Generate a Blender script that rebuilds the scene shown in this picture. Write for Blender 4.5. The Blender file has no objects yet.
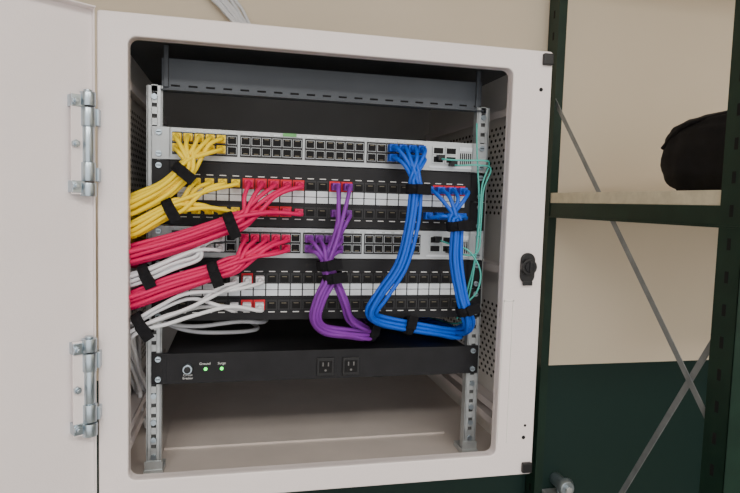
import bpy, bmesh, math, random
from math import sin, cos, pi, radians, sqrt
from mathutils import Vector, Matrix
random.seed(7)
COL = bpy.context.collection
U = 0.04445
D = 0.0716        # rack mounting plane (depth behind door frame)
XC = -0.0053      # rack centre line
Z0 = 0.4908       # top of first rack unit
WH = 0.2413

# ------------------------------------------------------------ materials
def mat(name, col, rough=0.5, metal=0.0, var=0.0, scale=20.0, bump=0.0, bscale=200.0, emit=None, estr=1.0, spec=.5):
    m = bpy.data.materials.new(name); m.use_nodes = True
    nt = m.node_tree; b = nt.nodes["Principled BSDF"]
    b.inputs["Base Color"].default_value = (*col, 1)
    b.inputs["Roughness"].default_value = rough
    b.inputs["Metallic"].default_value = metal
    b.inputs["Specular IOR Level"].default_value = spec
    tc = nt.nodes.new("ShaderNodeTexCoord")
    if var > 0:
        n = nt.nodes.new("ShaderNodeTexNoise"); n.inputs["Scale"].default_value = scale; n.inputs["Detail"].default_value = 4
        nt.links.new(tc.outputs["Object"], n.inputs["Vector"])
        r = nt.nodes.new("ShaderNodeValToRGB")
        r.color_ramp.elements[0].position = .3; r.color_ramp.elements[1].position = .7
        r.color_ramp.elements[0].color = tuple(max(0, c * (1 - var)) for c in col) + (1,)
        r.color_ramp.elements[1].color = tuple(min(1, c * (1 + var)) for c in col) + (1,)
        nt.links.new(n.outputs["Fac"], r.inputs["Fac"]); nt.links.new(r.outputs["Color"], b.inputs["Base Color"])
    if bump > 0:
        n2 = nt.nodes.new("ShaderNodeTexNoise"); n2.inputs["Scale"].default_value = bscale; n2.inputs["Detail"].default_value = 3
        nt.links.new(tc.outputs["Object"], n2.inputs["Vector"])
        bp = nt.nodes.new("ShaderNodeBump"); bp.inputs["Strength"].default_value = bump; bp.inputs["Distance"].default_value = .001
        nt.links.new(n2.outputs["Fac"], bp.inputs["Height"]); nt.links.new(bp.outputs["Normal"], b.inputs["Normal"])
    if emit:
        b.inputs["Emission Color"].default_value = (*emit, 1); b.inputs["Emission Strength"].default_value = estr
    return m

M_white = mat("cabinet_paint", (.83, .76, .755), .42, 0, .015, 8, .25, 500)
M_inwhite = mat("cabinet_inner_paint", (.82, .79, .76), .5, 0, .03, 8, .2, 500)
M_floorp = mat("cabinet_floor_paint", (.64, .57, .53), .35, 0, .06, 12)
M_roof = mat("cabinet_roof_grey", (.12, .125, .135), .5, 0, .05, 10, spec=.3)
M_back = mat("cabinet_back_grey", (.48, .47, .46), .5, 0, .06, 10)
M_slate = mat("slate_steel", (.075, .085, .100), .45, .1, .08, 15, spec=.35)
M_hole = mat("hole_dark", (.012, .012, .013), .8, spec=.2)
M_vent = mat("vent_hole_shadow", (.05, .048, .045), .8, spec=.2)
M_railhole = mat("rail_hole_shadow", (.13, .13, .13), .8)
M_zinc = mat("galvanised_steel", (.52, .55, .56), .42, .55, .12, 60, .2, 300)
M_chrome = mat("hinge_steel", (.44, .52, .58), .30, .85, .1, 40)
M_black = mat("black_powdercoat", (.011, .011, .013), .45, 0, .2, 40, .3, 900, spec=.25)
M_blackpl = mat("black_plastic", (.010, .010, .011), .38, spec=.35)
M_velcro = mat("black_velcro", (.008, .008, .010), .85, 0, .3, 200, .8, 900, spec=.2)
M_switch = mat("switch_face_grey", (.48, .51, .53), .42, .30, .05, 30)
M_portfr = mat("port_bezel", (.025, .025, .027), .45, spec=.3)
M_pin = mat("port_pins", (.16, .14, .10), .4, .6)
M_label = mat("label_white", (.70, .75, .80), .5, 0, .05, 300)
M_yel = mat("cable_yellow", (.93, .68, .012), .45, spec=.35)
M_red = mat("cable_red", (.66, .006, .105), .45, spec=.3)
M_redk = mat("keystone_red", (.68, .012, .03), .45, spec=.3)
M_wht = mat("cable_white", (.72, .73, .77), .45)
M_pur = mat("cable_purple", (.20, .028, .33), .45, spec=.35)
M_blu = mat("cable_blue", (.004, .095, .60), .42, spec=.35)
M_teal = mat("cable_teal", (.08, .50, .42), .45)
M_clear = mat("plug_clear", (.6, .6, .6), .2)
M_green = mat("shelving_green", (.010, .030, .020), .45, .1, .15, 25, .2, 300, spec=.35)
M_board = mat("shelf_board", (.66, .60, .46), .55, 0, .10, 60, .3, 200)
M_brace = mat("brace_steel", (.27, .29, .31), .5, .4, .15, 40)
M_bag = mat("bag_fabric", (.008, .008, .011), .8, 0, .2, 60, .8, 500, spec=.3)
M_led = mat("led_green", (.05, .9, .1), .4, emit=(.05, 1, .12), estr=3)
M_gtag = mat("tag_green", (.12, .40, .12), .5)
M_text = mat("printed_text", (.70, .70, .70), .6)
M_tube = mat("lamp_diffuser", (.9, .9, .85), .5, emit=(1, .95, .86), estr=4)
M_ceil = mat("ceiling_paint", (.75, .73, .68), .8, 0, .02, 3)
M_floor = mat("floor_vinyl", (.30, .28, .25), .6, 0, .2, 6, .3, 80)

# two-tone painted wall : cream above the dado, dark green below (world height z=0)
M_wall = bpy.data.materials.new("wall_two_tone"); M_wall.use_nodes = True
nt = M_wall.node_tree; b = nt.nodes["Principled BSDF"]
tc = nt.nodes.new("ShaderNodeTexCoord"); sp = nt.nodes.new("ShaderNodeSeparateXYZ")
nt.links.new(tc.outputs["Object"], sp.inputs[0])
gt = nt.nodes.new("ShaderNodeMath"); gt.operation = 'GREATER_THAN'; gt.inputs[1].default_value = 0.0
nt.links.new(sp.outputs["Z"], gt.inputs[0])
nz = nt.nodes.new("ShaderNodeTexNoise"); nz.inputs["Scale"].default_value = 3; nt.links.new(tc.outputs["Object"], nz.inputs["Vector"])
cr = nt.nodes.new("ShaderNodeValToRGB")
cr.color_ramp.elements[0].color = (.71, .61, .47, 1); cr.color_ramp.elements[1].color = (.78, .68, .54, 1)
nt.links.new(nz.outputs["Fac"], cr.inputs["Fac"])
mx = nt.nodes.new("ShaderNodeMix"); mx.data_type = 'RGBA'
nt.links.new(gt.outputs[0], mx.inputs["Factor"]); mx.inputs["A"].default_value = (.006, .025, .021, 1)
nt.links.new(cr.outputs["Color"], mx.inputs["B"]); nt.links.new(mx.outputs["Result"], b.inputs["Base Color"])
b.inputs["Roughness"].default_value = .6; b.inputs["Specular IOR Level"].default_value = .35

# ------------------------------------------------------------ helpers
def root(name):
    e = bpy.data.objects.new(name, None); e.empty_display_size = .05; COL.objects.link(e); return e

class MB:
    def __init__(s): s.bm = bmesh.new(); s.mats = []
    def mi(s, m):
        if m not in s.mats: s.mats.append(m)
        return s.mats.index(m)
    def box(s, x0, x1, y0, y1, z0, z1, m, M=None):
        r = bmesh.ops.create_cube(s.bm, size=1)
        T = Matrix.Translation(((x0+x1)/2, (y0+y1)/2, (z0+z1)/2)) @ Matrix.Diagonal((abs(x1-x0), abs(y1-y0), abs(z1-z0), 1))
        if M is not None: T = M @ T
        bmesh.ops.transform(s.bm, matrix=T, verts=r['verts'])
        i = s.mi(m)
        for f in {f for v in r['verts'] for f in v.link_faces}: f.material_index = i
    def cyl(s, p, q, r1, m, seg=16, r2=None, smooth=True):
        p = Vector(p); q = Vector(q); d = q-p; L = d.length
        r = bmesh.ops.create_cone(s.bm, cap_ends=True, segments=seg, radius1=r1, radius2=r1 if r2 is None else r2, depth=L)
        T = Matrix.Translation((p+q)/2) @ d.to_track_quat('Z', 'Y').to_matrix().to_4x4()
        bmesh.ops.transform(s.bm, matrix=T, verts=r['verts'])
        i = s.mi(m)
        for f in {f for v in r['verts'] for f in v.link_faces}:
            f.material_index = i; f.smooth = smooth and len(f.verts) == 4
    def quad(s, pts, m):
        f = s.bm.faces.new([s.bm.verts.new(p) for p in pts]); f.material_index = s.mi(m)
    def obj(s, name, parent=None, bevel=0):
        me = bpy.data.meshes.new(name); s.bm.normal_update(); s.bm.to_mesh(me); s.bm.free()
        o = bpy.data.objects.new(name, me); COL.objects.link(o)
        for m in s.mats: me.materials.append(m)
        if parent: o.parent = parent
        if bevel:
            bv = o.modifiers.new("b", 'BEVEL'); bv.width = bevel; bv.segments = 2; bv.limit_method = 'ANGLE'
        return o

def rrect(cu, x0, x1, z0, z1, r, n=6):
    pts = []
    for cx, cz, a0 in ((x1-r, z1-r, 0), (x0+r, z1-r, 90), (x0+r, z0+r, 180), (x1-r, z0+r, 270)):
        for k in range(n+1):
            a = radians(a0 + 90*k/n); pts.append((cx+r*cos(a), cz+r*sin(a)))
    s = cu.splines.new('POLY'); s.points.add(len(pts)-1); s.use_cyclic_u = True
    for i, p in enumerate(pts): s.points[i].co = (p[0], p[1], 0, 1)

def plate(name, rects, y0, y1, m, parent, bev=.001):
    """flat plate in the XZ plane with rounded outline / cut-outs, between depths y0..y1"""
    cu = bpy.data.curves.new(name, 'CURVE'); cu.dimensions = '2D'; cu.fill_mode = 'BOTH'
    for r in rects: rrect(cu, *r)
    cu.extrude = (y1-y0)/2 - bev; cu.bevel_depth = bev; cu.bevel_resolution = 2; cu.offset = -bev
    o = bpy.data.objects.new(name, cu); COL.objects.link(o)
    o.rotation_euler = (pi/2, 0, 0); o.location = (0, (y0+y1)/2, 0)
    cu.materials.append(m); o.parent = parent
    return o

def cr_path(P, n=8):
    P = [Vector(p) for p in P]; out = []
    Q = [P[0]*2-P[1]] + P + [P[-1]*2-P[-2]]
    for i in range(1, len(Q)-2):
        a, b_, c, d = Q[i-1:i+3]
        for k in range(n):
            t = k/n
            out.append(.5*((2*b_)+(c-a)*t+(2*a-5*b_+4*c-d)*t*t+(3*b_-a-3*c+d)*t**3))
    out.append(P[-1]); return out

def tubes(name, paths, r, m, parent, res=3):
    cu = bpy.data.curves.new(name, 'CURVE'); cu.dimensions = '3D'; cu.bevel_depth = r; cu.bevel_resolution = res; cu.use_fill_caps = True
    for P in paths:
        pts = cr_path(P)
        s = cu.splines.new('POLY'); s.points.add(len(pts)-1); s.use_smooth = True
        for i, p in enumerate(pts): s.points[i].co = (*p, 1)
    o = bpy.data.objects.new(name, cu); COL.objects.link(o); cu.materials.append(m); o.parent = parent
    return o

def strap(mb, c, t, R, w=.014, fl=1.0):
    c = Vector(c); t = Vector(t).normalized()
    n = 24; yv = Vector((0, 1, 0)); s = t.cross(yv).normalized(); y2 = s.cross(t).normalized()
    i = mb.mi(M_velcro); rings = []
    for (o, rr) in ((-w/2, R), (-w/2+.001, R+.0022), (w/2-.001, R+.0022), (w/2, R)):
        rings.append([mb.bm.verts.new(c + t*o + (s*cos(2*pi*k/n) + y2*fl*sin(2*pi*k/n))*rr) for k in range(n)])
    for a, b_ in zip(rings, rings[1:]):
        for k in range(n):
            f = mb.bm.faces.new((a[k], a[(k+1) % n], b_[(k+1) % n], b_[k])); f.material_index = i; f.smooth = True
    p = c - y2*fl*(R+.003)
    M = Matrix((( s.x, y2.x, t.x, p.x), (s.y, y2.y, t.y, p.y), (s.z, y2.z, t.z, p.z), (0, 0, 0, 1)))
    mb.box(-.002, R+.006, -.0015, .001, -w/2, w/2, M_velcro, M)

RC = .0029
def bundle(name, m, groups, straps, r=RC):
    e = root(name); paths = []; pl = MB()
    for plugs, path in groups:
        n = len(plugs)
        order = sorted(range(n), key=lambda k: (plugs[k][0]))
        for rank, k in enumerate(order):
            x, z = plugs[k]
            pl.box(x-.0056, x+.0056, D-.010, D+.004, z-.0042, z+.0042, M_clear)
            pl.box(x-.0058, x+.0058, D-.021, D-.006, z-.0052, z+.0052, m)
            pl.cyl((x, D-.020, z), (x, D-.029, z-.001), .0048, m, 10, .0034)
            rr = sqrt((rank+.5)/n); th = rank*2.399963
            ox, oy = rr*cos(th), rr*sin(th)
            P = [(x, D-.020, z), (x+random.uniform(-.001, .001), D-.034+random.uniform(-.003, .003), z-.002)]
            first = Vector(path[0][:3])
            st = Vector((x, D-.036, z)); mid = st.lerp(first, .42)
            P.append((mid.x+random.uniform(-.002, .002), mid.y-.006+random.uniform(-.003, .003), mid.z+random.uniform(-.002, .002)+.003))
            for j, w in enumerate(path):
                c = Vector(w[:3]); R = w[3]
                a = Vector(path[max(0, j-1)][:3]); b_ = Vector(path[min(len(path)-1, j+1)][:3])
                t = (b_-a).normalized()
                s = t.cross(Vector((0, 1, 0)))
                if s.length < .3: s = t.cross(Vector((1, 0, 0)))
                s.normalize(); y2 = s.cross(t).normalized()
                jit = R*.12
                P.append(tuple(c + s*(ox*R+random.uniform(-jit, jit)) + y2*(oy*R+random.uniform(-jit, jit))))
            paths.append(P)
    tubes("cables", paths, r, m, e)
    pl.obj("plugs", e, .0008)
    sb = MB()
    for c, t, R in straps: strap(sb, c, t, R)
    sb.obj("hook_and_loop_straps", e)
    return e

# ------------------------------------------------------------ room shell
def room_box(name, x0, x1, y0, y1, z0, z1, m):
    mb = MB(); mb.box(x0, x1, y0, y1, z0, z1, m); return mb.obj(name)
FZ, CZ = -1.0, 1.45
room_box("wall_back", -2.2, 2.0, .55, .65, FZ, CZ, M_wall)
room_box("wall_right", 1.9, 2.0, -3.0, .55, FZ, CZ, M_wall)
room_box("wall_left", -2.3, -2.2, -3.0, .65, FZ, CZ, M_wall)
room_box("floor", -2.3, 2.0, -3.0, .65, FZ-.1, FZ, M_floor)
room_box("ceiling", -2.3, 2.0, -3.0, .65, CZ, CZ+.1, M_ceil)

# ------------------------------------------------------------ cabinet
H = .6168
cab = root("wall_mounted_network_cabinet")
OX0, OX1, OZ0, OZ1 = -.265, .241, .032, .589
plate("front_frame", [(-.3, .3, 0, H, .004), (OX0, OX1, OZ0, OZ1, .010)], 0, .012, M_white, cab, .0015)
plate("frame_return", [(OX0-.0015, OX1+.0015, OZ0-.0015, OZ1+.0015, .011), (OX0, OX1, OZ0, OZ1, .010)], .008, .018, M_white, cab, .0003)
mb = MB()
YB = .546
mb.box(-.3, -.298, .012, YB, 0, H, M_inwhite); mb.box(.298, .3, .012, YB, 0, H, M_inwhite)
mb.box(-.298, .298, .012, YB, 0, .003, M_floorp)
mb.box(-.298, .298, .012, YB, H-.003, H, M_roof)
mb.box(-.298, .298, YB-.003, YB, .003, H-.003, M_back)
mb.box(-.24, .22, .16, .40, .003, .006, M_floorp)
mb.obj("shell", cab)
mb = MB()
for sx in (-1, 1):
    x = sx*.2972
    for za, zb in ((.385, .530), (.105, .235)):
        row = 0; z = za
        while z < zb:
            y = .115 + (.0085 if row % 2 else 0)
            while y < .40:
                mb.quad([(x, y+.0044*cos(pi/6+k*pi/3), z+.0030*sin(pi/6+k*pi/3)) for k in (range(6) if sx < 0 else range(5, -1, -1))], M_vent)
                y += .017
            z += .0095; row += 1
mb.obj("side_vents", cab)
mb = MB()
for sx in (-1, 1):
    for z in (.05, .075, .30, .548):
        xa = sx*.297; xb = sx*.276
        mb.box(min(xa, xb), max(xa, xb), .05, .50, z, z+.002, M_white)
        mb.box(xb-.001, xb+.001, .05, .50, z-.010, z+.002, M_white)
mb.obj("depth_bars", cab)
mb = MB()
for sx, x0, x1 in ((-1, -.253, -.235), (1, .2210, .2390)):
    zb, zt = .008, .545
    yF = D+.002
    xm = (x0+x1)/2
    mb.box(x0, x0+.0055, yF, yF+.002, zb, zt, M_zinc); mb.box(x1-.0055, x1, yF, yF+.002, zb, zt, M_zinc)
    pitch = U/3
    nh = int((zt-zb)/pitch)
    for k in range(nh):
        zc = zb + pitch*(k+.5)
        mb.box(x0+.005, x1-.005, yF, yF+.002, zc+.0028, zc+pitch-.0028, M_zinc)
    mb.box(x0+.005, x1-.005, yF, yF+.002, zb, zb+.008, M_zinc)
    mb.box(x0+.005, x1-.005, yF, yF+.002, zt-.008, zt, M_zinc)
    mb.box(xm-.007, xm+.007, yF+.006, yF+.007, zb, zt, M_railhole)
    xo = x0 if sx < 0 else x1
    mb.box(xo-.001, xo+.001, yF, yF+.030, zb, zt, M_zinc)
    xi = x1 if sx < 0 else x0
    mb.box(xi-.001, xi+.001, yF, yF+.014, zb, zt, M_zinc)
    mb.box(x0-.004, x1+.004, yF-.004, yF+.034, zb-.004, zb+.004, M_zinc)
    mb.box(x0-.003, x1+.003, yF-.002, yF, zb, .024, M_zinc)
    for zz in (.030, .055, .080, .118, .53):
        mb.cyl((xm, yF-.003, zz), (xm, yF, zz), .0042, M_chrome, 6)
mb.obj("rack_rails", cab)
mb = MB()
mb.box(-.236, .229, D+.010, D+.012, .541, .584, M_slate)
mb.box(-.236, .229, D-.004, D+.012, .539, .5405, M_slate)
mb.box(-.236, .229, D+.012, .20, .582, .584, M_slate)
for k in range(20):
    x = -.224 + k*.0232
    mb.box(x, x+.012, D+.0092, D+.0102, .5465, .549, M_hole)
for x in (-.23, .222): mb.box(x-.003, x+.003, D+.006, D+.012, .545, .600, M_slate)
mb.obj("roof_fan_tray_panel", cab, .0006)
mb = MB()
mb.box(.284, .299, -.006, .002, .597, .613, M_blackpl)
mb.box(.283, .298, -.006, .002, .004, .019, M_blackpl)
mb.obj("corner_bumpers", cab, .0015)
mb = MB()
for z in (.057, .563):
    mb.cyl((.284, -.0006, z), (.284, .001, z), .0028, M_hole, 12)
mb.cyl((.2855, -.0006, .075), (.2855, .001, .075), .002, M_hole, 12)
mb.box(.2425, .2440, -.001, .001, .05, .262, M_inwhite)
mb.box(.2425, .258, -.001, .001, .2605, .262, M_inwhite)
mb.box(.2565, .258, -.001, .001, .05, .262, M_inwhite)
mb.obj("frame_holes_and_strike", cab)
plate("lock_plate", [(.265, .287, .287, .331, .0108)], -.004, .001, M_blackpl, cab, .001)
mb = MB()
mb.cyl((.276, -.009, .311), (.276, -.003, .311), .0115, M_blackpl, 28)
mb.cyl((.276, -.011, .311), (.276, -.008, .311), .0075, M_black, 20)
mb.box(.2745, .2775, -.013, -.009, .303, .319, M_blackpl)
mb.box(.2685, .2835, -.0052, -.003, .284, .290, M_blackpl)
mb.obj("quarter_turn_lock", cab, .0006)

# door, swung open towards the camera
DA = radians(33)
door = root("door"); door.parent = cab
door.location = (-.3005, -.0035, 0); door.rotation_euler = (0, 0, DA)
mb = MB()
DL = .59
mb.box(-DL, -.001, .004, .006, .002, H, M_white)
mb.box(-.003, -.001, -.001, .006, .002, H, M_white); mb.box(-DL, -DL+.002, -.010, .006, .002, H, M_white)
mb.box(-DL, -.003, -.010, .006, .002, .004, M_white); mb.box(-DL, -.003, -.010, .006, H-.002, H, M_white)
mb.box(-DL, -DL+.02, -.011, -.009, .002, H, M_white)
mb.box(-DL, -.05, -.011, -.009, .002, .016, M_white)
mb.box(-.36, -.33, -.004, .004, .03, H-.03, M_white)
mb.obj("door_panel", door, .0008)
for i, (za, zb) in enumerate(((.394, .516), (.101, .222))):
    mb = MB()
    hx, hy = -.3065, -.016
    T = Matrix.Translation((hx, hy, 0)) @ Matrix.Rotation(DA, 4, 'Z')
    for (a, b2, rr, mm) in ((zb-.016, zb, .0088, M_chrome), (zb-.040, zb-.018, .0084, M_chrome), (za, za+.016, .0088, M_chrome), (za+.018, za+.040, .0084, M_chrome), (za+.040, zb-.040, .0068, M_chrome)):
        mb.cyl((hx, hy, a), (hx, hy, b2), rr, mm, 24)
    mb.cyl((hx, hy, zb), (hx, hy, zb+.003), .005, M_chrome, 16)
    mb.box(hx, hx+.011, hy+.004, 0.001, za+.018, za+.034, M_chrome); mb.box(hx, hx+.011, hy+.004, 0.001, zb-.038, zb-.018, M_chrome)
    mb.box(-.019, -.004, -.001, .002, za+.002, zb-.002, M_white, T)
    mb.box(-.019, -.004, -.002, .012, za+.004, za+.018, M_chrome, T); mb.box(-.019, -.004, -.002, .012, zb-.018, zb-.004, M_chrome, T)
    for zz in (za+.012, (za+zb)/2, zb-.012):
        p = T @ Vector((-.015, -.001, zz)); q = T @ Vector((-.015, -.006, zz))
        mb.cyl(p, q, .0046, M_chrome, 6)
        q2 = T @ Vector((-.015, -.010, zz)); mb.cyl(q, q2, .0025, M_chrome, 10)
    mb.obj("hinge_%d" % (i+1), cab, .0005)

# ------------------------------------------------------------ rack equipment
def ears(mb, z1, z0, m):
    for sx in (-1, 1):
        xa = XC+sx*WH; xb = XC+sx*(WH-.024)
        mb.box(min(xa, xb), max(xa, xb), D-.003, D+.001, z0+.0006, z1-.0006, m)
        for z in (z0+.008, z1-.008):
            x = XC+sx*(WH-.009)
            mb.cyl((x, D-.0065, z), (x, D-.003, z), .004, M_chrome, 14)
            mb.box(x-.003, x+.003, D-.0068, D-.0064, z-.0006, z+.0006, M_hole)

def sw_col(c): return -.213 + c*.0143 + (c//6)*.004
SWZ = (.0075, -.0065)
def switch(z1):
    e = root("network_switch"); z0 = z1-U; zc = (z0+z1)/2
    mb = MB(); ears(mb, z1, z0, M_switch)
    mb.box(XC-.219, XC+.219, D-.003, D+.26, z0+.0008, z1-.0008, M_switch)
    mb.obj("chassis", e, .0006)
    mb = MB()
    f = D-.0032
    for blk in range(4):
        xa = sw_col(blk*6)-.0075; xb = sw_col(blk*6+5)+.0075
        mb.box(xa, xb, f-.0012, f, zc-.0145, zc+.0155, M_portfr)
        for c in range(blk*6, blk*6+6):
            for dz, s in ((SWZ[0], 1), (SWZ[1], -1)):
                x = sw_col(c); z = zc+dz
                mb.box(x-.0062, x+.0062, f-.0020, f-.0010, z-.0055, z+.0055, M_switch)
                mb.box(x-.0056, x+.0056, f-.0024, f-.0018, z-.0049, z+.0049, M_hole)
                mb.box(x-.0030, x+.0030, f-.0027, f-.0022, z+s*.0034-.0005, z+s*.0034+.0005, M_pin)
            mb.box(sw_col(c)-.0045, sw_col(c)+.0045, f-.0009, f+.001, zc+.0165, zc+.0185, M_label)
    for k in range(4):
        x = .158 + (k//2)*.020; z = zc + (-.005 if k % 2 else .008)
        mb.box(x-.009, x+.009, f-.002, f, z-.0058, z+.0058, M_zinc)
        mb.box(x-.0072, x+.0072, f-.0026, f-.0016, z-.0042, z+.0042, M_hole)
    for k in range(6):
        mb.box(.193+k*.0032, .1945+k*.0032, f-.0006, f+.001, zc-.012, zc+.006, M_hole)
    mb.box(.192, .212, f-.0008, f, zc+.009, zc+.015, M_label)
    mb.box(.145, .212, f-.0008, f, zc-.0175, zc-.0145, M_label)
    mb.obj("port_field", e)
    return e
def pp_x(i): return -.2055+i*.0174
PZ_TOP, PZ_BOT = .029, .0225
def patch_panel(z1, colored=()):
    """48-port two-unit panel: ports row, double label strip, ports row"""
    e = root("patch_panel"); z0 = z1-2*U; zm = z1-U
    mb = MB(); ears(mb, z1, zm, M_black); ears(mb, zm, z0, M_black)
    mb.box(XC-.219, XC+.219, D-.003, D+.002, z0+.0006, z1-.0006, M_black)
    mb.box(XC-.219, XC+.219, D+.0005, D+.05, z0+.004, z0+.006, M_black)
    mb.obj("panel_plate", e, .0006)
    mb = MB(); f = D-.003
    cd = dict(colored)
    for row, zp in ((0, z1-PZ_TOP), (1, zm-PZ_BOT)):
        for i in range(24):
            x = pp_x(i)
            fm = cd.get((row, i), M_portfr)
            mb.box(x-.0080, x+.0080, f-.0016, f, zp-.0068, zp+.0078, fm)
            mb.box(x-.0060, x+.0060, f-.0022, f-.0014, zp-.0050, zp+.0050, M_hole)
            mb.box(x-.0035, x+.0035, f-.0024, f-.0020, zp+.0026, zp+.0036, M_pin)
            if row == 0:
                mb.box(x-.0078, x+.0078, f-.0018, f, zm+.0004, zm+.0083, M_label)
                mb.box(x-.0045, x+.0045, f-.0012, f, zp+.0098, zp+.0110, M_text)
            else:
                mb.box(x-.0078, x+.0078, f-.0018, f, zm-.0088, zm-.0006, M_label)
                mb.box(x-.0045, x+.0045, f-.0012, f, zp-.0105, zp-.0093, M_text)
    mb.obj("keystone_ports", e)
    return e

zs = [Z0-k*U for k in range(9)]
switch(zs[0])
patch_panel(zs[1], [((0, i), M_redk) for i in list(range(5, 10))+[12, 13, 21, 22, 23]] + [((1, i), M_redk) for i in (6, 7, 8)])
switch(zs[3])
patch_panel(zs[4], [((0, 5), M_redk), ((1, 5), M_redk), ((1, 6), M_redk)])
mb = MB(); mb.box(-.072, -.053, D-.0045, D-.003, .4855, .4900, M_gtag); t = mb.obj("status_tag"); t.parent = bpy.data.objects["network_switch"]

# power distribution unit
pdu = root("power_distribution_unit"); z1 = zs[7]; z0 = zs[8]
mb = MB(); ears(mb, z1, z0, M_black)
mb.box(XC-.221, XC+.221, D-.004, D+.24, z0+.0008, z1-.0008, M_black)
mb.obj("chassis", pdu, .0012)
mb = MB(); f = D-.004
mb.cyl((-.198, f-.010, .158), (-.198, f, .158), .0065, M_chrome, 20)
mb.cyl((-.198, f-.013, .158), (-.198, f-.009, .158), .0045, M_blackpl, 20)
for x in (-.174, -.152): mb.cyl((x, f-.0022, .156), (x, f, .156), .0023, M_led, 12)
for x in (-.004, .034):
    mb.box(x-.0125, x+.0125, f-.003, f, .141, .167, M_blackpl)
    mb.box(x-.0095, x+.0095, f-.0036, f-.0028, .145, .163, M_hole)
    for sx in (-1, 1): mb.box(x+sx*.004-.001, x+sx*.004+.001, f-.0042, f-.0034, .155, .161, M_railhole)
    mb.cyl((x, f-.0042, .149), (x, f-.0034, .149), .0018, M_railhole, 10)
mb.obj("breaker_leds_outlets", pdu, .0004)
def text(s, x, z, size, parent, y):
    c = bpy.data.curves.new(s, 'FONT'); c.body = s; c.size = size; c.align_x = 'CENTER'; c.extrude = .0001
    o = bpy.data.objects.new("label_text", c); COL.objects.link(o); c.materials.append(M_text)
    o.location = (x, y, z); o.rotation_euler = (pi/2, 0, 0); o.parent = parent
text("Ground", -.175, .1620, .0048, pdu, f-.0004); text("Surge", -.152, .1620, .0048, pdu, f-.0004)
text("Circuit\nBreaker", -.198, .1465, .0045, pdu, f-.0004)

# ------------------------------------------------------------ cable bundles
yb = .020
def swp(cols, z1):
    return [(sw_col(c), z1-U/2+dz) for c in cols for dz in SWZ]
def p_top(idx, z1): return [(pp_x(i), z1-PZ_TOP) for i in idx]
def p_bot(idx, z1): return [(pp_x(i), z1-U-PZ_BOT) for i in idx]
def tail(z, R, y=.03): return [(-.280, y+.012, z, R), (-.276, .12, z-.01, R), (-.274, .26, z-.02, R), (-.274, .42, z-.03, R)]
bundle("yellow_patch_cable_bundle", M_yel,
    [(swp(range(0, 5), zs[0]), [(-.196, yb, .436, .0105), (-.208, yb, .421, .0105), (-.228, yb, .403, .0115), (-.262, yb+.004, .384, .0125)] + tail(.376, .012))],
    [((-.202, yb, .4285), (-.012, 0, -.015), .0125)])
bundle("yellow_patch_cable_bundle", M_yel,
    [(p_top(range(1, 5), zs[1])+p_bot(range(1, 5), zs[1])+[(pp_x(0), zs[2]-PZ_BOT)], [(-.206, yb+.004, .386, .010), (-.224, yb+.004, .377, .010), (-.262, yb+.008, .354, .0105)] + tail(.348, .010))],
    [((-.217, yb+.004, .3805), (-.02, 0, -.011), .012)])
bundle("red_patch_cable_bundle", M_red,
    [(p_top(range(5, 10), zs[1])+p_bot(range(5, 10), zs[1]), [(-.128, yb-.003, .369, .0115), (-.155, yb-.003, .358, .0115), (-.205, yb-.002, .339, .012), (-.262, yb, .320, .0125)] + tail(.315, .012))],
    [((-.141, yb-.003, .3637), (-.027, 0, -.011), .0135)])
bundle("white_patch_cable_bundle", M_wht,
    [(swp(range(1, 5), zs[3]), [(-.185, yb+.006, .322, .011), (-.215, yb+.003, .309, .0105), (-.246, yb, .296, .0095), (-.268, yb+.006, .287, .010)] + tail(.283, .010))],
    [((-.246, yb, .296), (-.022, 0, -.011), .0115)], .0026)
bundle("red_patch_cable_bundle", M_red,
    [(swp(range(6, 11), zs[3]), [(-.135, yb-.002, .309, .0105), (-.162, yb-.003, .299, .0105), (-.217, yb-.004, .281, .011), (-.262, yb, .263, .0115)] + tail(.258, .011))],
    [((-.161, yb-.003, .2995), (-.03, 0, -.011), .0125)])
bundle("white_patch_cable_bundle", M_wht,
    [(p_top((4, 5, 6), zs[4])+p_bot((4, 5, 6), zs[4]), [(-.190, yb+.004, .257, .019), (-.225, yb+.002, .243, .015), (-.252, yb, .231, .010), (-.270, yb+.010, .218, .010), (-.278, .07, .19, .012), (-.280, .14, .14, .012), (-.280, .22, .08, .012), (-.280, .30, .03, .010)])],
    [((-.251, yb, .2315), (-.024, 0, -.016), .0145)], .0026)
bundle("purple_patch_cable_bundle", M_pur,
    [(p_top((12, 13), zs[1])+p_bot((12, 13), zs[1]), [(.000, yb+.004, .345, .006), (-.010, yb, .312, .006), (-.002, yb, .292, .006), (.014, yb+.004, .256, .007), (.026, yb+.02, .228, .007), (.050, yb+.04, .211, .007), (.075, yb+.08, .200, .007), (.09, .22, .193, .007)]),
     (swp(range(12, 16), zs[3]), [(-.014, yb, .311, .0085), (-.008, yb, .292, .0085), (-.020, yb, .264, .0085), (-.026, yb+.006, .236, .0085), (-.010, yb+.02, .216, .008), (.026, yb+.03, .208, .008), (.058, yb+.05, .200, .008), (.075, .14, .194, .008), (.08, .22, .192, .008)])],
    [((-.012, yb, .3095), (.004, 0, -.02), .0125), ((-.004, yb, .292), (.004, 0, -.02), .012), ((.064, yb+.055, .202), (.03, 0.01, -.006), .011)])
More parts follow.
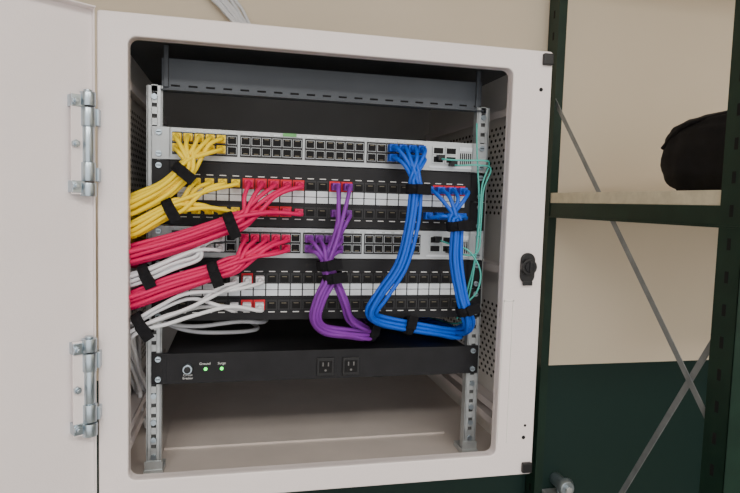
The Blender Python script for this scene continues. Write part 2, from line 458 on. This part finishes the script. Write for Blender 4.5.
bundle("blue_patch_cable_bundle", M_blu,
    [(swp(range(20, 24), zs[0]), [(.109, yb, .430, .0095), (.110, yb, .415, .0095), (.106, yb, .365, .0100), (.093, yb, .310, .0100), (.068, yb+.004, .268, .0095), (.055, yb+.012, .243, .0095), (.070, yb+.026, .227, .009), (.115, yb+.035, .216, .009), (.165, yb+.045, .205, .009), (.203, yb+.06, .197, .009), (.210, .15, .193, .008), (.16, .22, .192, .008)])],
    [((.110, yb, .417), (0, 0, -1), .0118), ((.118, yb+.036, .2155), (1, 0, -.22), .0115)])
bundle("blue_patch_cable_bundle", M_blu,
    [(p_top(range(20, 24), zs[1])+p_bot(range(20, 24), zs[1]), [(.170, yb, .377, .0095), (.173, yb, .362, .0095), (.175, yb, .318, .0095), (.184, yb, .268, .0095), (.193, yb, .242, .0095), (.202, yb+.012, .222, .009), (.205, yb+.035, .208, .008), (.19, yb+.08, .195, .008), (.14, .16, .192, .008), (.10, .22, .19, .008)])],
    [((.172, yb, .367), (.003, 0, -.02), .0118), ((.192, yb, .245), (.01, 0, -.026), .0115)])
tf = root("teal_fibre_patch_cables")
tubes("cables", [
    [(.160, D-.004, .466), (.163, D-.02, .463), (.19, D-.03, .462), (.222, D-.03, .463), (.233, D-.02, .458), (.224, D-.02, .43), (.220, D-.025, .40), (.218, D-.025, .35), (.216, D-.02, .31), (.211, D-.012, .27), (.206, D-.0, .222)],
    [(.180, D-.004, .458), (.184, D-.02, .455), (.21, D-.03, .456), (.236, D-.02, .452), (.226, D-.02, .42), (.222, D-.025, .37), (.220, D-.025, .33), (.205, D-.02, .322), (.180, D-.004, .328)],
    [(.214, D-.012, .519), (.2165, D-.013, .47), (.220, D-.018, .41), (.219, D-.02, .35), (.216, D-.02, .30), (.212, D-.015, .26), (.205, D-.0, .215), (.19, .2, .2)],
    [(.160, D-.004, .345), (.170, D-.025, .340), (.20, D-.035, .330), (.220, D-.035, .300), (.219, D-.03, .270), (.208, D-.02, .250), (.200, D+.0, .222)]],
    .0013, M_teal, tf)
mb = MB()
for x, z in ((.160, .466), (.180, .458), (.160, .345), (.180, .328)):
    mb.box(x-.005, x+.005, D-.016, D-.002, z-.004, z+.004, M_blackpl)
mb.obj("connectors", tf, .0006)
# slack white cables lying on top of the power unit and dropping down the side
sl = root("slack_power_cables")
tubes("cables", [[(-.274, .16, .26), (-.262, .14, .235), (-.235, .12, .213), (-.19, .115, .207), (-.13, .12, .212), (-.09, .15, .205), (-.08, .25, .20)],
    [(-.276, .18, .25), (-.255, .15, .220), (-.21, .13, .199), (-.15, .128, .194), (-.10, .16, .192), (-.12, .26, .19)],
    [(-.282, .20, .20), (-.281, .19, .13), (-.280, .20, .06), (-.278, .24, .012)],
    [(-.286, .22, .22), (-.287, .21, .13), (-.286, .22, .05), (-.284, .26, .012)]], .0032, M_wht, sl)

# white cables dropping down the wall behind the cabinet
wc = root("wall_cable_run")
paths = []
for k in range(7):
    o = k*.0075
    paths.append([(-.245+o*.9, .535-.004*(k % 2), 1.40), (-.232+o, .535-.004*(k % 2), 1.0), (-.205+o+random.uniform(-.004, .004), .53, .84), (-.170+o*.9+random.uniform(-.003, .003), .53, .79), (-.125+o*.5, .53, .74), (-.105+o*.6, .53, .68), (-.10+o*.6, .53, .625)])
tubes("cables", paths, .0036, M_wht, wc)

# ------------------------------------------------------------ green steel shelving
sh = root("steel_shelving_unit")
mb = MB()
SX0, SX1 = .588, 1.55
for (x, sx) in ((SX0, 1), (SX1, -1)):
    for (y, sy) in ((-.056, 1), (.546, -1)):
        w = .046
        mb.box(min(x, x+sx*.002), max(x, x+sx*.002), min(y, y+sy*w), max(y, y+sy*w), FZ, 1.3, M_green)
        mb.box(min(x, x+sx*w), max(x, x+sx*w), min(y, y+sy*.002), max(y, y+sy*.002), FZ, 1.3, M_green)
        zz = FZ+.05
        while zz < 1.3:
            xx = x-sx*.0004
            mb.box(min(x, xx), max(x, xx), y+sy*.024-.0035, y+sy*.024+.0035, zz-.009, zz+.009, M_hole)
            zz += .05
mb.obj("posts", sh, .0006)
mb = MB(); bb = MB()
for z in (-.80, .374, 1.05):
    for x in (SX0+.002, SX1-.006): mb.box(x, x+.004, -.050, .540, z, z+.034, M_green)
    for x in (SX0-.001, SX1-.022): mb.box(x, x+.020, -.050, .540, z, z+.003, M_green)
    for y in (-.052, .534): mb.box(SX0+.002, SX1-.002, y, y+.004, z, z+.034, M_green)
    bb.box(SX0+.003, SX1-.003, -.046, .534, z+.034, z+.058, M_board)
mb.obj("beams", sh, .0006); bb.obj("boards", sh, .001)
mb = MB()
def bracebar(p, q, x):
    p = Vector((x, *p)); q = Vector((x, *q)); d = (q-p).normalized(); L = (q-p).length
    n = Vector((1, 0, 0)); s = d.cross(n).normalized()
    M = Matrix(((n.x, s.x, d.x, p.x), (n.y, s.y, d.y, p.y), (n.z, s.z, d.z, p.z), (0, 0, 0, 1)))
    mb.box(-.0008, .0008, -.0056, .0056, 0, L, M_brace, M)
    for t in (.01, L-.01):
        c = p+d*t; mb.cyl(c-n*.008, c+n*.002, .005, M_green, 6)
bracebar((.520, .655), (-.035, .040), .5970)
bracebar((-.035, .250), (.520, -.735), .5995)
mb.obj("cross_braces", sh)

# black soft bag on the shelf
bag = root("black_soft_bag")
bm = bmesh.new(); bmesh.ops.create_uvsphere(bm, u_segments=56, v_segments=36, radius=1)
for v in bm.verts:
    x, y, z = v.co
    e = .62
    fx = math.copysign(abs(x)**e, x); fy = math.copysign(abs(y)**e, y); fz = math.copysign(abs(z)**.72, z)
    wr = 1 + .016*sin(11*y+3*z) + .012*sin(17*z+6*x) + .010*cos(23*y-9*x)
    px, py, pz = fx*.090*wr, fy*.150*wr, fz*.083*wr
    if pz < -.072: pz = -.072 + (pz+.072)*.05
    v.co = (px, py, pz)
me = bpy.data.meshes.new("body"); bm.to_mesh(me); bm.free()
for p in me.polygons: p.use_smooth = True
o = bpy.data.objects.new("body", me); COL.objects.link(o); me.materials.append(M_bag); o.parent = bag
BC = Vector((.79, .165, .432+.073))
o.location = BC
tubes("shoulder_strap", [[(BC.x-.075, BC.y+.12, BC.z+.02), (BC.x-.080, BC.y+.06, BC.z+.057), (BC.x-.06, BC.y-.03, BC.z+.071), (BC.x-.02, BC.y-.10, BC.z+.073), (BC.x+.02, BC.y-.13, BC.z+.04)]], .004, M_bag, bag)

# small metal pipe clamp / stand-off on the lower wall
pc = root("metal_pipe_clamp")
mb = MB(); c = Vector((.672, .515, -.296))
mb.cyl((c.x, .55, c.z), (c.x, .500, c.z), .016, M_chrome, 20)
mb.cyl((c.x, .502, c.z), (c.x, .488, c.z), .024, M_chrome, 24, .018)
mb.cyl((c.x, .489, c.z), (c.x, .480, c.z), .009, M_zinc, 6)
mb.box(c.x-.038, c.x+.034, .515, .549, c.z-.046, c.z-.026, M_zinc)
mb.obj("clamp_body", pc, .001)

# ------------------------------------------------------------ ceiling lights
def lamp(x, y, sx, sy, power):
    e = root("ceiling_light_fitting")
    m2 = MB(); m2.box(x-sx/2-.03, x+sx/2+.03, y-sy/2-.03, y+sy/2+.03, CZ-.05, CZ, M_ceil)
    m2.box(x-sx/2, x+sx/2, y-sy/2, y+sy/2, CZ-.056, CZ-.05, M_tube); m2.obj("housing", e, .003)
    l = bpy.data.lights.new("lamp", 'AREA'); l.shape = 'RECTANGLE'; l.size = sx; l.size_y = sy; l.energy = power; l.color = (1, .96, .90)
    lo = bpy.data.objects.new("lamp", l); COL.objects.link(lo); lo.location = (x, y, CZ-.06); lo.parent = e
lamp(-.4, -1.9, 1.2, .3, 34)
lamp(.9, -1.5, 1.2, .3, 18)

w = bpy.data.worlds.new("World"); bpy.context.scene.world = w; w.use_nodes = True
bg = w.node_tree.nodes["Background"]; bg.inputs[0].default_value = (1, .98, .97, 1); bg.inputs[1].default_value = 1.75

# ------------------------------------------------------------ camera
yaw, pitch, roll = .2208, .0747, .03
fw = Vector((sin(yaw)*cos(pitch), cos(yaw)*cos(pitch), -sin(pitch)))
r = Vector((cos(yaw), -sin(yaw), 0)); up = r.cross(fw)
r2 = r*cos(roll)+up*sin(roll); u2 = -r*sin(roll)+up*cos(roll)
cd = bpy.data.cameras.new("camera"); cam = bpy.data.objects.new("camera", cd); COL.objects.link(cam)
cam.matrix_world = Matrix(((r2.x, u2.x, -fw.x, -.1318), (r2.y, u2.y, -fw.y, -.778), (r2.z, u2.z, -fw.z, .3968), (0, 0, 0, 1)))
cd.sensor_width = 36; cd.lens = 590.058/740*36; cd.clip_start = .01
bpy.context.scene.camera = cam
